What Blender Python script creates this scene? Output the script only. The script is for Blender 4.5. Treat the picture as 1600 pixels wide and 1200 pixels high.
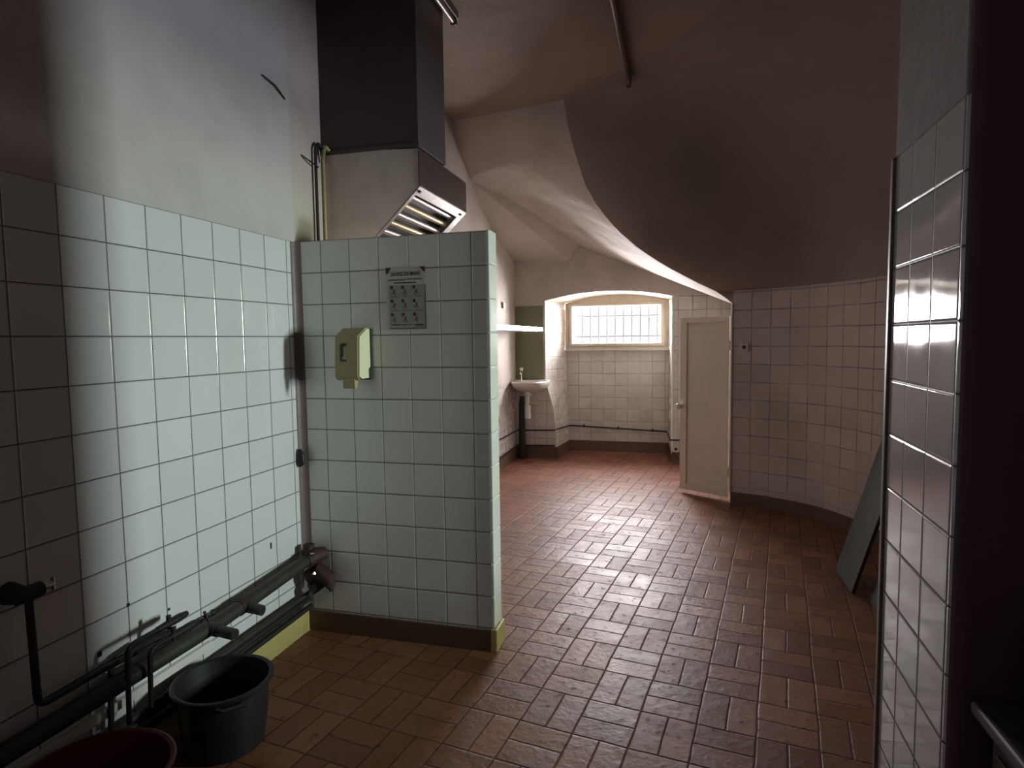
import bpy, bmesh, math, random
from mathutils import Vector, Matrix
random.seed(7)
for o in list(bpy.data.objects): bpy.data.objects.remove(o, do_unlink=True)
S = bpy.context.scene; COL = S.collection
# ------------------------------------------------------------------ camera
F_PX = 963.22
v1 = Vector((260., 74., -F_PX)).normalized()      # direction of world +Y in camera axes
v2 = Vector((3575., -23., F_PX)).normalized()     # direction of world +X in camera axes
v3 = v2.cross(v1)
cd = bpy.data.cameras.new('camera'); co = bpy.data.objects.new('camera', cd); COL.objects.link(co)
cd.sensor_width = 36; cd.lens = 36 * F_PX / 1600; cd.clip_start = 0.02
co.matrix_world = Matrix.Translation((0, 0, 1.43)) @ Matrix((v2, v1, v3)).to_4x4()
S.camera = co
# ------------------------------------------------------------------ world, exposure
w = bpy.data.worlds.new('world'); S.world = w; w.use_nodes = True
bg = w.node_tree.nodes['Background']; bg.inputs[0].default_value = (.93, .92, 1, 1); bg.inputs[1].default_value = 0.8
vs = S.view_settings; vs.view_transform = 'Standard'; vs.look = 'None'; vs.gamma = 1; vs.use_curve_mapping = False
vs.exposure = 0.0
# ------------------------------------------------------------------ daylight outside the two windows
def area(name, loc, target, sx, sy, power, color, spread=180):
    l = bpy.data.lights.new(name, 'AREA'); l.shape = 'RECTANGLE'; l.size = sx; l.size_y = sy
    l.energy = power; l.color = color; l.spread = math.radians(spread)
    o = bpy.data.objects.new(name, l); COL.objects.link(o); o.location = loc
    o.rotation_euler = (Vector(target) - Vector(loc)).to_track_quat('-Z', 'Y').to_euler()
    return o
area('daylight_back_window', (-.74, 8.35, 1.75), (-.70, 7.0, 1.40), 2.0, 1.3, 590, (1, .965, .985), 145)
area('daylight_side_window_sky', (3.45, 2.40, 1.38), (-1.776, 2.0, 1.2), .30, .26, 24, (.80, .87, 1.0), 100)
area('daylight_side_window_garden', (3.45, 2.40, 1.72), (-1.776, 2.0, 1.1), .30, .26, 23, (.82, 1.0, .74), 100)

# ------------------------------------------------------------------ node helpers
def new_mat(name):
    m = bpy.data.materials.new(name); m.use_nodes = True
    nt = m.node_tree; b = nt.nodes['Principled BSDF']
    return m, nt, b
def N(nt, t, **k):
    n = nt.nodes.new(t)
    for a, v in k.items(): setattr(n, a, v)
    return n
def M_(nt, op, a, b=None, c=None):
    n = nt.nodes.new('ShaderNodeMath'); n.operation = op
    for i, v in enumerate((a, b, c)):
        if v is None: continue
        if isinstance(v, (int, float)): n.inputs[i].default_value = v
        else: nt.links.new(v, n.inputs[i])
    return n.outputs[0]
def mixc(nt, f, a, b, mode='MIX'):
    n = nt.nodes.new('ShaderNodeMix'); n.data_type = 'RGBA'; n.blend_type = mode
    for i, v in ((0, f), (6, a), (7, b)):
        if isinstance(v, (int, float)): n.inputs[i].default_value = v
        elif isinstance(v, tuple): n.inputs[i].default_value = (*v[:3], 1)
        else: nt.links.new(v, n.inputs[i])
    return n.outputs[2]
def smooth(nt, v, a, b):
    n = nt.nodes.new('ShaderNodeMapRange'); n.interpolation_type = 'SMOOTHSTEP'
    nt.links.new(v, n.inputs[0]); n.inputs[1].default_value = a; n.inputs[2].default_value = b
    return n.outputs[0]
def noise(nt, vec, scale, detail=4, rough=.55):
    n = nt.nodes.new('ShaderNodeTexNoise'); n.inputs['Scale'].default_value = scale
    n.inputs['Detail'].default_value = detail; n.inputs['Roughness'].default_value = rough
    nt.links.new(vec, n.inputs['Vector']); return n
def bump(nt, b, h, strength, dist, prev=None):
    n = nt.nodes.new('ShaderNodeBump'); n.inputs['Strength'].default_value = strength
    n.inputs['Distance'].default_value = dist; nt.links.new(h, n.inputs['Height'])
    if prev: nt.links.new(prev, n.inputs['Normal'])
    nt.links.new(n.outputs[0], b.inputs['Normal']); return n.outputs[0]

def tile_mat(name, col, grout, rough=.10, tilt=.35, line=.013, fade=0.0, wob=.0, dirt=.25, var=.06, grime=(.25,.2,.14)):
    """square glazed tiles; the UV map is in tile units"""
    m, nt, b = new_mat(name)
    uvn = N(nt, 'ShaderNodeUVMap'); uvn.uv_map = 'UVMap'; uv0 = uvn.outputs[0]
    tc = N(nt, 'ShaderNodeTexCoord'); ob = tc.outputs['Object']
    if wob:
        nz = noise(nt, uv0, .9, 2)
        vm = N(nt, 'ShaderNodeVectorMath', operation='SCALE'); vm.inputs['Scale'].default_value = wob
        sb = N(nt, 'ShaderNodeVectorMath', operation='SUBTRACT'); sb.inputs[1].default_value = (.5, .5, .5)
        nt.links.new(nz.outputs['Color'], sb.inputs[0]); nt.links.new(sb.outputs[0], vm.inputs[0])
        ad = N(nt, 'ShaderNodeVectorMath', operation='ADD'); nt.links.new(uv0, ad.inputs[0]); nt.links.new(vm.outputs[0], ad.inputs[1])
        uv = ad.outputs[0]
    else: uv = uv0
    sp = N(nt, 'ShaderNodeSeparateXYZ'); nt.links.new(uv, sp.inputs[0])
    u, v = sp.outputs[0], sp.outputs[1]
    fl = N(nt, 'ShaderNodeVectorMath', operation='FLOOR'); nt.links.new(uv, fl.inputs[0])
    fu, fv = M_(nt, 'FRACT', u), M_(nt, 'FRACT', v)
    du = M_(nt, 'MINIMUM', fu, M_(nt, 'SUBTRACT', 1, fu)); dv = M_(nt, 'MINIMUM', fv, M_(nt, 'SUBTRACT', 1, fv))
    d = M_(nt, 'MINIMUM', du, dv)
    mask = M_(nt, 'SUBTRACT', 1, smooth(nt, d, line * .6, line * 1.7))
    wn = N(nt, 'ShaderNodeTexWhiteNoise', noise_dimensions='2D'); nt.links.new(fl.outputs[0], wn.inputs['Vector'])
    sc = N(nt, 'ShaderNodeSeparateColor'); nt.links.new(wn.outputs['Color'], sc.inputs[0])
    r1, r2, r3 = sc.outputs[0], sc.outputs[1], sc.outputs[2]
    big = noise(nt, ob, 1.6, 5).outputs[0]
    fine = noise(nt, ob, 14, 4).outputs[0]
    val = M_(nt, 'ADD', 1 - var, M_(nt, 'MULTIPLY', r3, var))
    base = mixc(nt, 1.0, col, mixc(nt, val, (0, 0, 0), (1, 1, 1)), 'MULTIPLY')
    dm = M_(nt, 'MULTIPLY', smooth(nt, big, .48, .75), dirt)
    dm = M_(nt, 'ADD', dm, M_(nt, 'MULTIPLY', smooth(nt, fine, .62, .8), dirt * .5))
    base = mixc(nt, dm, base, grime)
    gm = mask
    if fade:
        g = smooth(nt, noise(nt, ob, 3.1, 3).outputs[0], .38, .62)
        gm = M_(nt, 'MULTIPLY', mask, M_(nt, 'ADD', 1 - fade, M_(nt, 'MULTIPLY', g, fade)))
    colr = mixc(nt, gm, base, grout)
    nt.links.new(colr, b.inputs['Base Color'])
    ro = M_(nt, 'ADD', rough, M_(nt, 'MULTIPLY', fine, .10))
    ro = M_(nt, 'ADD', ro, M_(nt, 'MULTIPLY', mask, .5)); nt.links.new(ro, b.inputs['Roughness'])
    # every tile sits at its own slight tilt and sags at its edges
    hx = M_(nt, 'MULTIPLY', M_(nt, 'SUBTRACT', fu, .5), M_(nt, 'SUBTRACT', r1, .5))
    hy = M_(nt, 'MULTIPLY', M_(nt, 'SUBTRACT', fv, .5), M_(nt, 'SUBTRACT', r2, .5))
    h = M_(nt, 'MULTIPLY', M_(nt, 'ADD', hx, hy), tilt)
    edge = smooth(nt, d, 0.0, .045)
    h = M_(nt, 'ADD', h, M_(nt, 'MULTIPLY', edge, .55))
    h = M_(nt, 'ADD', h, M_(nt, 'MULTIPLY', noise(nt, ob, 5, 2).outputs[0], .22))
    bump(nt, b, h, 1.0, .004)
    return m
def plaster(name, col, col2, rough=.85, bumpy=.3):
    m, nt, b = new_mat(name)
    tc = N(nt, 'ShaderNodeTexCoord'); ob = tc.outputs['Object']
    a = smooth(nt, noise(nt, ob, 1.3, 6, .6).outputs[0], .4, .72)
    c = mixc(nt, a, col, col2)
    s = smooth(nt, noise(nt, ob, 9, 5, .7).outputs[0], .66, .82)
    c = mixc(nt, M_(nt, 'MULTIPLY', s, .35), c, (col2[0]*.5, col2[1]*.48, col2[2]*.45))
    nt.links.new(c, b.inputs['Base Color']); b.inputs['Roughness'].default_value = rough
    b.inputs['Specular IOR Level'].default_value = .25
    h = M_(nt, 'ADD', noise(nt, ob, 4, 5).outputs[0], M_(nt, 'MULTIPLY', noise(nt, ob, 40, 3).outputs[0], .12))
    bump(nt, b, h, bumpy, .05)
    return m
def plain(name, col, rough=.5, metal=0., spec=.5, var=.25, scale=18, bumpy=.15):
    m, nt, b = new_mat(name)
    tc = N(nt, 'ShaderNodeTexCoord'); ob = tc.outputs['Object']
    nz = noise(nt, ob, scale, 5, .6).outputs[0]
    c = mixc(nt, M_(nt, 'MULTIPLY', smooth(nt, nz, .4, .75), var), col, tuple(x * .35 for x in col))
    nt.links.new(c, b.inputs['Base Color']); b.inputs['Metallic'].default_value = metal
    nt.links.new(M_(nt, 'ADD', rough, M_(nt, 'MULTIPLY', nz, .12)), b.inputs['Roughness'])
    b.inputs['Specular IOR Level'].default_value = spec
    bump(nt, b, nz, bumpy, .003)
    return m
def floor_mat():
    m, nt, b = new_mat('terracotta_basketweave')
    tc = N(nt, 'ShaderNodeTexCoord'); ob = tc.outputs['Object']
    mp = N(nt, 'ShaderNodeMapping'); mp.vector_type = 'TEXTURE'
    mp.inputs['Location'].default_value = (-.094, 2.538, 0)
    mp.inputs['Rotation'].default_value = (0, 0, math.radians(-8.5))
    mp.inputs['Scale'].default_value = (.205, .230, 1)
    nt.links.new(ob, mp.inputs[0])
    wz = noise(nt, mp.outputs[0], .8, 2)
    sb = N(nt, 'ShaderNodeVectorMath', operation='SUBTRACT'); sb.inputs[1].default_value = (.5, .5, .5)
    nt.links.new(wz.outputs['Color'], sb.inputs[0])
    scn = N(nt, 'ShaderNodeVectorMath', operation='SCALE'); scn.inputs['Scale'].default_value = .07
    nt.links.new(sb.outputs[0], scn.inputs[0])
    ad = N(nt, 'ShaderNodeVectorMath', operation='ADD'); nt.links.new(mp.outputs[0], ad.inputs[0]); nt.links.new(scn.outputs[0], ad.inputs[1])
    sp = N(nt, 'ShaderNodeSeparateXYZ'); nt.links.new(ad.outputs[0], sp.inputs[0])
    u, v = sp.outputs[0], sp.outputs[1]
    iu, iv = M_(nt, 'FLOOR', u), M_(nt, 'FLOOR', v)
    fu, fv = M_(nt, 'FRACT', u), M_(nt, 'FRACT', v)
    par = M_(nt, 'FLOORED_MODULO', M_(nt, 'ADD', iu, iv), 2.0)      # 0: split in u, 1: split in v
    def dd(x): return M_(nt, 'MINIMUM', x, M_(nt, 'SUBTRACT', 1, x))
    fu2, fv2 = M_(nt, 'FRACT', M_(nt, 'MULTIPLY', fu, 2)), M_(nt, 'FRACT', M_(nt, 'MULTIPLY', fv, 2))
    du2, dv2 = M_(nt, 'MULTIPLY', dd(fu2), .5), M_(nt, 'MULTIPLY', dd(fv2), .5)
    inv = M_(nt, 'SUBTRACT', 1, par)
    du = M_(nt, 'ADD', M_(nt, 'MULTIPLY', du2, inv), M_(nt, 'MULTIPLY', dd(fu), par))
    dv = M_(nt, 'ADD', M_(nt, 'MULTIPLY', dv2, par), M_(nt, 'MULTIPLY', dd(fv), inv))
    d = M_(nt, 'MINIMUM', du, dv)
    su = M_(nt, 'ADD', iu, M_(nt, 'MULTIPLY', M_(nt, 'MULTIPLY', M_(nt, 'FLOOR', M_(nt, 'MULTIPLY', fu, 2)), .5), inv))
    sv = M_(nt, 'ADD', iv, M_(nt, 'MULTIPLY', M_(nt, 'MULTIPLY', M_(nt, 'FLOOR', M_(nt, 'MULTIPLY', fv, 2)), .5), par))
    cb = N(nt, 'ShaderNodeCombineXYZ'); nt.links.new(M_(nt, 'ADD', su, .13), cb.inputs[0]); nt.links.new(M_(nt, 'ADD', sv, .21), cb.inputs[1])
    wn = N(nt, 'ShaderNodeTexWhiteNoise', noise_dimensions='2D'); nt.links.new(cb.outputs[0], wn.inputs['Vector'])
    sc = N(nt, 'ShaderNodeSeparateColor'); nt.links.new(wn.outputs['Color'], sc.inputs[0])
    r1, r2, r3 = sc.outputs[0], sc.outputs[1], sc.outputs[2]
    n1 = noise(nt, ob, 7, 6, .65).outputs[0]; n2 = noise(nt, ob, 28, 5, .6).outputs[0]; n3 = noise(nt, ob, 1.1, 4).outputs[0]
    c = mixc(nt, r1, (.17, .068, .042), (.28, .118, .070))
    c = mixc(nt, M_(nt, 'MULTIPLY', smooth(nt, n1, .45, .75), .55), c, (.13, .062, .042))
    c = mixc(nt, M_(nt, 'MULTIPLY', smooth(nt, n2, .56, .72), .75), c, (.06, .04, .03))
    c = mixc(nt, M_(nt, 'MULTIPLY', smooth(nt, n3, .5, .75), .35), c, (.24, .12, .075))
    mask = M_(nt, 'SUBTRACT', 1, smooth(nt, d, .007, .020))
    c = mixc(nt, M_(nt, 'MULTIPLY', mask, .7), c, (.045, .03, .024))
    nt.links.new(c, b.inputs['Base Color'])
    ro = M_(nt, 'ADD', .29, M_(nt, 'MULTIPLY', n1, .24)); ro = M_(nt, 'ADD', ro, M_(nt, 'MULTIPLY', r3, .10))
    ro = M_(nt, 'ADD', ro, M_(nt, 'MULTIPLY', smooth(nt, n2, .56, .72), .2))
    ro = M_(nt, 'ADD', ro, M_(nt, 'MULTIPLY', mask, .4)); nt.links.new(ro, b.inputs['Roughness'])
    b.inputs['Specular IOR Level'].default_value = .24
    hx = M_(nt, 'MULTIPLY', M_(nt, 'SUBTRACT', fu, .5), M_(nt, 'SUBTRACT', r1, .5))
    hy = M_(nt, 'MULTIPLY', M_(nt, 'SUBTRACT', fv, .5), M_(nt, 'SUBTRACT', r2, .5))
    h = M_(nt, 'MULTIPLY', M_(nt, 'ADD', hx, hy), 1.0)
    h = M_(nt, 'ADD', h, M_(nt, 'MULTIPLY', smooth(nt, d, 0, .03), .32))
    h = M_(nt, 'ADD', h, M_(nt, 'MULTIPLY', n1, .9)); h = M_(nt, 'ADD', h, M_(nt, 'MULTIPLY', n2, .22))
    bump(nt, b, h, .8, .006)
    return m

MT = {}
MT['tile_near'] = tile_mat('white_glazed_tile', (.70, .72, .72), (.07, .065, .07), rough=.09, tilt=.5, line=.010, dirt=.10)
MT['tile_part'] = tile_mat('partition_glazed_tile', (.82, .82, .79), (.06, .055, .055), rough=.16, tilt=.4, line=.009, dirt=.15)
MT['tile_far'] = tile_mat('old_far_tile', (.66, .62, .58), (.22, .18, .16), rough=.22, tilt=.6, line=.014, fade=.8, wob=.10, dirt=.25, var=.12)
MT['tile_curve'] = tile_mat('old_curved_wall_tile', (.56, .47, .43), (.18, .145, .125), rough=.34, tilt=.5, line=.013, fade=.8, wob=.08, dirt=.35, var=.14)
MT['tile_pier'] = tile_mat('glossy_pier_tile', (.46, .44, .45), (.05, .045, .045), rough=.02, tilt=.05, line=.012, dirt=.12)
MT['plaster'] = plaster('beige_plaster', (.60, .53, .48), (.46, .40, .36))
MT['plaster_left'] = plaster('grey_plaster', (.60, .565, .56), (.46, .43, .42), bumpy=.15)
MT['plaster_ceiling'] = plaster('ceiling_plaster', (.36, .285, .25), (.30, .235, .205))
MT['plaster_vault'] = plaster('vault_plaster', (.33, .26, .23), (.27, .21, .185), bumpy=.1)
MT['skirt_ochre'] = plain('ochre_baseboard', (.50, .42, .17), .4)
MT['skirt_brown'] = plain('brown_baseboard', (.13, .075, .05), .5)
MT['bullnose'] = plain('white_bullnose', (.74, .78, .70), .12, var=.15, scale=6)
MT['floor'] = floor_mat()
MT['cream'] = plain('cream_paint', (.62, .55, .45), .45, var=.2)
MT['pier_shade'] = plain('pier_front_shade', (.13, .07, .10), .5, var=.15, scale=5)  # near-black shade on the pier's front and rounded corner, put into the colour
MT['plaster_pier'] = plaster('pier_plaster', (.20, .165, .165), (.15, .125, .12), bumpy=.15)  # plaster copy darkened to stand in for weaker bounce light on the pier
MT['corner'] = plain('stained_corner_joint', (.17, .13, .12), .4)
MT['door'] = plain('door_paint', (.78, .69, .57), .5, var=.12, scale=5)
MT['white'] = plain('white_enamel', (.72, .69, .66), .25, var=.1)
MT['steel'] = plain('brushed_steel', (.55, .52, .49), .28, 1.0, var=.3)
MT['hood_side'] = plain('greasy_hood_sheet', (.66, .57, .50), .45, .1, var=.35, scale=5)
MT['duct'] = plain('dark_duct_sheet', (.09, .07, .07), .5, .2, var=.3, scale=4)
MT['lip'] = plain('brown_steel', (.20, .15, .125), .3, .8, var=.4, scale=9)
MT['iron'] = plain('dark_painted_iron', (.042, .043, .034), .5, .3, var=.5)
MT['iron_black'] = plain('black_iron', (.022, .02, .02), .45, .2)
MT['rust'] = plain('rusty_iron', (.055, .028, .022), .6, .3, var=.6, scale=40)
MT['brass'] = plain('dull_brass', (.45, .36, .20), .35, .9)
MT['chrome'] = plain('chrome', (.75, .75, .75), .12, 1.0, var=.1)
MT['green'] = plain('olive_green_panel', (.16, .16, .075), .35, var=.35, scale=4)
MT['disp_front'] = plain('smoked_yellow_plastic', (.42, .35, .16), .25, var=.15)
MT['disp_side'] = plain('cream_plastic', (.72, .74, .52), .3, var=.08)
MT['black'] = plain('black_plastic', (.02, .02, .022), .35)
MT['bucket'] = plain('grey_plastic', (.016, .015, .020), .38, var=.2)
MT['red'] = plain('dark_red_plastic', (.13, .007, .018), .35, var=.1)
MT['plank'] = plain('grey_green_board', (.020, .022, .018), .6, var=.3)
MT['cabinet'] = plain('dark_cabinet_paint', (.05, .035, .04), .45)
MT['paper'] = plain('poster_paper', (.60, .59, .56), .5, var=.05)
MT['paper_grey'] = plain('poster_grey', (.36, .38, .36), .5, var=.05)
MT['ink'] = plain('poster_ink', (.03, .035, .03), .5)
MT['ink_grey'] = plain('poster_grey_ink', (.20, .17, .17), .5)
MT['ink_red'] = plain('poster_red_ink', (.10, .02, .02), .5)
MT['skin'] = plain('poster_hand_print', (.40, .16, .11), .5)
MT['copper'] = plain('yellowed_pipe', (.36, .30, .17), .35, .3)
def glass():
    m = bpy.data.materials.new('window_glass'); m.use_nodes = True; nt = m.node_tree
    for n in list(nt.nodes): nt.nodes.remove(n)
    out = N(nt, 'ShaderNodeOutputMaterial'); tr = N(nt, 'ShaderNodeBsdfTransparent'); tl = N(nt, 'ShaderNodeBsdfTranslucent')
    gl = N(nt, 'ShaderNodeBsdfGlossy'); gl.inputs['Roughness'].default_value = .05
    tc = N(nt, 'ShaderNodeTexCoord'); nz = noise(nt, tc.outputs['Object'], 5, 4).outputs[0]
    tl.inputs[0].default_value = (.95, .95, 1, 1)
    a = N(nt, 'ShaderNodeMixShader'); nt.links.new(M_(nt, 'ADD', .005, M_(nt, 'MULTIPLY', nz, .006)), a.inputs[0])
    nt.links.new(tr.outputs[0], a.inputs[1]); nt.links.new(tl.outputs[0], a.inputs[2])
    c = N(nt, 'ShaderNodeMixShader'); c.inputs[0].default_value = .01
    nt.links.new(a.outputs[0], c.inputs[1]); nt.links.new(gl.outputs[0], c.inputs[2]); nt.links.new(c.outputs[0], out.inputs[0])
    return m
MT['glass'] = glass()

# ------------------------------------------------------------------ mesh helpers
class MB:
    def __init__(s): s.v = []; s.f = []; s.uv = []; s.mi = []
    def face(s, pts, uvs=None, mi=0):
        i = len(s.v); s.v += [tuple(p) for p in pts]; s.f.append(list(range(i, i + len(pts))))
        s.uv.append(uvs or [(0, 0)] * len(pts)); s.mi.append(mi)
    def box(s, a, b, mi=0):
        x0, y0, z0 = a; x1, y1, z1 = b
        P = [(x0,y0,z0),(x1,y0,z0),(x1,y1,z0),(x0,y1,z0),(x0,y0,z1),(x1,y0,z1),(x1,y1,z1),(x0,y1,z1)]
        i = len(s.v); s.v += P
        for q in ((0,3,2,1),(4,5,6,7),(0,1,5,4),(1,2,6,5),(2,3,7,6),(3,0,4,7)):
            s.f.append([i + k for k in q]); s.mi.append(mi)
            s.uv.append([((P[k][0] + P[k][1]), P[k][2]) for k in q])
        return s
    def tube(s, path, r, n=12, mi=0, caps=True):
        path = [Vector(p) for p in path]; rings = []
        prev = None
        for k, p in enumerate(path):
            if k == 0: t = path[1] - p
            elif k == len(path) - 1: t = p - path[-2]
            else: t = (p - path[k-1]).normalized() + (path[k+1] - p).normalized()
            t.normalize()
            if prev is None:
                a = Vector((0, 0, 1)) if abs(t.z) < .9 else Vector((1, 0, 0)); u = t.cross(a).normalized()
            else: u = (prev - t * prev.dot(t)).normalized()
            prev = u; v = t.cross(u); rr = r[k] if isinstance(r, (list, tuple)) else r
            i = len(s.v); rings.append(i)
            for j in range(n):
                an = 2 * math.pi * j / n; s.v.append(tuple(p + (u * math.cos(an) + v * math.sin(an)) * rr))
        for a, b in zip(rings, rings[1:]):
            for j in range(n):
                s.f.append([a + j, a + (j + 1) % n, b + (j + 1) % n, b + j]); s.uv.append([(0, 0)] * 4); s.mi.append(mi)
        if caps:
            s.f.append([rings[0] + j for j in range(n)][::-1]); s.uv.append([(0, 0)] * n); s.mi.append(mi)
            s.f.append([rings[-1] + j for j in range(n)]); s.uv.append([(0, 0)] * n); s.mi.append(mi)
        return s
    def grid(s, rows, uvf=None, mi=0, mif=None):
        i0 = len(s.v); nc = len(rows[0])
        for r in rows: s.v += [tuple(p) for p in r]
        for a in range(len(rows) - 1):
            for b in range(nc - 1):
                q = [i0 + a*nc + b, i0 + a*nc + b + 1, i0 + (a+1)*nc + b + 1, i0 + (a+1)*nc + b]
                s.f.append(q); s.mi.append(mif(a, b) if mif else mi)
                s.uv.append([uvf(a, b), uvf(a, b+1), uvf(a+1, b+1), uvf(a+1, b)] if uvf else [(0, 0)] * 4)
        return s
    def build(s, name, mats, parent=None, sm=False, bevel=0, seg=2, solid=0):
        me = bpy.data.meshes.new(name); me.from_pydata(s.v, [], s.f)
        if not isinstance(mats, (list, tuple)): mats = [mats]
        for m in mats: me.materials.append(MT[m])
        uvl = me.uv_layers.new(name='UVMap'); k = 0
        for fi, p in enumerate(me.polygons):
            p.material_index = s.mi[fi]; p.use_smooth = sm
            for j, li in enumerate(p.loop_indices): uvl.data[li].uv = s.uv[fi][j]
        o = bpy.data.objects.new(name, me); COL.objects.link(o)
        if sm:
            bm = bmesh.new(); bm.from_mesh(me); bmesh.ops.remove_doubles(bm, verts=bm.verts, dist=1e-5); bm.to_mesh(me); bm.free()
        if bevel:
            b = o.modifiers.new('b', 'BEVEL'); b.width = bevel; b.segments = seg; b.limit_method = 'ANGLE'
        if solid:
            b = o.modifiers.new('s', 'SOLIDIFY'); b.thickness = solid; b.offset = 0
        if sm and not solid:
            try:
                me.set_sharp_from_angle(angle=math.radians(40))
            except Exception: pass
        if parent:
            o.parent = parent
            o.matrix_parent_inverse = Matrix.Translation(parent.location).inverted()
        return o
def struct(o): o['kind'] = 'structure'; return o
def tag(o, label, cat, group=None):
    o['label'] = label; o['category'] = cat
    if group: o['group'] = group
    return o
def thing(name, loc, label, cat, group=None):
    o = bpy.data.objects.new(name, None); COL.objects.link(o); o.location = loc; o.empty_display_size = .05
    return tag(o, label, cat, group)
def arcpath(pts, r=.03, n=5):
    """round the corners of a pipe path"""
    P = [Vector(p) for p in pts]; out = [P[0]]
    for a, b, c in zip(P, P[1:], P[2:]):
        d1 = (a - b); d2 = (c - b); rr = min(r, d1.length * .45, d2.length * .45)
        s, e = b + d1.normalized() * rr, b + d2.normalized() * rr
        for k in range(n + 1):
            t = k / n; out.append(s * (1-t)**2 + b * 2*t*(1-t) + e * t*t)
    out.append(P[-1]); return out

XL = -1.776; TOP = 1.905; YP = 2.616; XF = -1.90; YF = 7.2; YN = 7.75; CZ = 3.25
def tzl(z): return (z - TOP) / .15
# ------------------------------------------------------------------ floor and ceiling
m = MB(); m.face([(-2.1, -1.3, 0), (3.4, -1.3, 0), (3.4, 7.9, 0), (-2.1, 7.9, 0)]); struct(m.build('floor', 'floor'))
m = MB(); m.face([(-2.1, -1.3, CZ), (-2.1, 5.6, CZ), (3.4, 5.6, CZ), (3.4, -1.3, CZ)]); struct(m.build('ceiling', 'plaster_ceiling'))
# ------------------------------------------------------------------ left wall
m = MB()
def lw(y0, y1, z0, z1, mi, x0=XL, x1=XL):
    m.face([(x0,y0,z0),(x0,y0,z1),(x1,y1,z1),(x1,y1,z0)], [((y0-1.443)/.158,tzl(z0)),((y0-1.443)/.158,tzl(z1)),((y1-1.443)/.158,tzl(z1)),((y1-1.443)/.158,tzl(z0))], mi)
lw(-1.3, YP, 0, TOP, 0); lw(-1.3, YP, TOP, CZ, 1)
lw(YP, 7.3, .0, .93, 2, XL, XF); lw(YP, 7.3, .93, CZ, 3, XL, XF)
struct(m.build('wall_left', ['tile_near', 'plaster_left', 'tile_far', 'plaster']))
# corner fillet between left wall and partition
m = MB(); rr = .035; c = (XL + rr, YP - rr)
rows = []
for z in (.1, TOP):
    rows.append([(c[0] - rr*math.cos(t), c[1] + rr*math.sin(t), z) for t in [math.pi/2*k/5 for k in range(6)]])
m.grid(rows); struct(m.build('trim_1', 'corner', sm=True))
# ------------------------------------------------------------------ partition
PX1 = -.80; PT = .10
m = MB()
def pw(x0, x1, y, z0, z1, mi):
    m.face([(x0,y,z0),(x1,y,z0),(x1,y,z1),(x0,y,z1)], [((x-(-1.636))/.15, tzl(z)) for x, z in ((x0,z0),(x1,z0),(x1,z1),(x0,z1))], mi)
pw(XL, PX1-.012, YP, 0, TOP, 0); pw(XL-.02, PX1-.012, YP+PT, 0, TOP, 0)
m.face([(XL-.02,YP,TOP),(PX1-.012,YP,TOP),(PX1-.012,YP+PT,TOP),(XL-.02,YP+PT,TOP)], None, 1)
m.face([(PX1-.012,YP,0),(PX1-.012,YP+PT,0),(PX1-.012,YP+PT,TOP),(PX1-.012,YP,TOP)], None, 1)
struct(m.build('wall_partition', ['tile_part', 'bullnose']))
m = MB()
for k in range(12):
    z1 = TOP + .004 - k*.150; z0 = max(z1 - .1485, .107)
    m.box((PX1-.018, YP-.006, z0), (PX1, YP+PT+.006, z1))
struct(m.build('trim_2', 'bullnose', bevel=.006, seg=3))
# ------------------------------------------------------------------ pier on the right
XR = .552; XR2 = .565; Y0p, Y1p = 1.435, 1.93
m = MB()
def uvp(y, z): return ((y - 1.463)/.156, tzl(z))
r = .03
out = [(XR2, Y1p-.012)] + [(XR, Y0p + r)] + [(XR + r - r*math.cos(t), Y0p + r - r*math.sin(t)) for t in [math.pi/2*k/6 for k in range(1, 7)]] + [(1.8, Y0p)]
L = [0.]
for a, b in zip(out, out[1:]): L.append(L[-1] + math.hypot(a[0]-b[0], a[1]-b[1]))
us = [((Y1p-.012 - l) - 1.463)/.156 for l in L]
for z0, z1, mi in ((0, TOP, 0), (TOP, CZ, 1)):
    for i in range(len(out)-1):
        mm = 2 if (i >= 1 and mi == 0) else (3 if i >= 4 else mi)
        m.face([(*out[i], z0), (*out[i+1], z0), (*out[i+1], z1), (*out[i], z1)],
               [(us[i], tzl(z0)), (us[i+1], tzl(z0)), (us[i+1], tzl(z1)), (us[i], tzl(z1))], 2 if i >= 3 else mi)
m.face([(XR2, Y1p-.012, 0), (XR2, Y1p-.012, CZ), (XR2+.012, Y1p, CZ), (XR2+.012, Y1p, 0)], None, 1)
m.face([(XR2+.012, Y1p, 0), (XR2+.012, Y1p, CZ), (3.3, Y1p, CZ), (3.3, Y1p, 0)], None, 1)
struct(m.build('wall_right', ['tile_pier', 'plaster_pier', 'pier_shade']))
m = MB().box((XR2-.008, Y1p-.016, 0), (XR2+.018, Y1p+.006, TOP)); struct(m.build('trim_3', 'corner', bevel=.004))
# walls behind the photographer
m = MB()
m.face([(-2.1,-1.3,0),(1.8,-1.3,0),(1.8,-1.3,CZ),(-2.1,-1.3,CZ)]); struct(m.build('wall_behind', 'plaster_left'))
m = MB(); m.face([(1.8,-1.3,0),(1.8,Y0p,0),(1.8,Y0p,CZ),(1.8,-1.3,CZ)]); struct(m.build('wall_right_near', 'plaster_left'))
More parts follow.
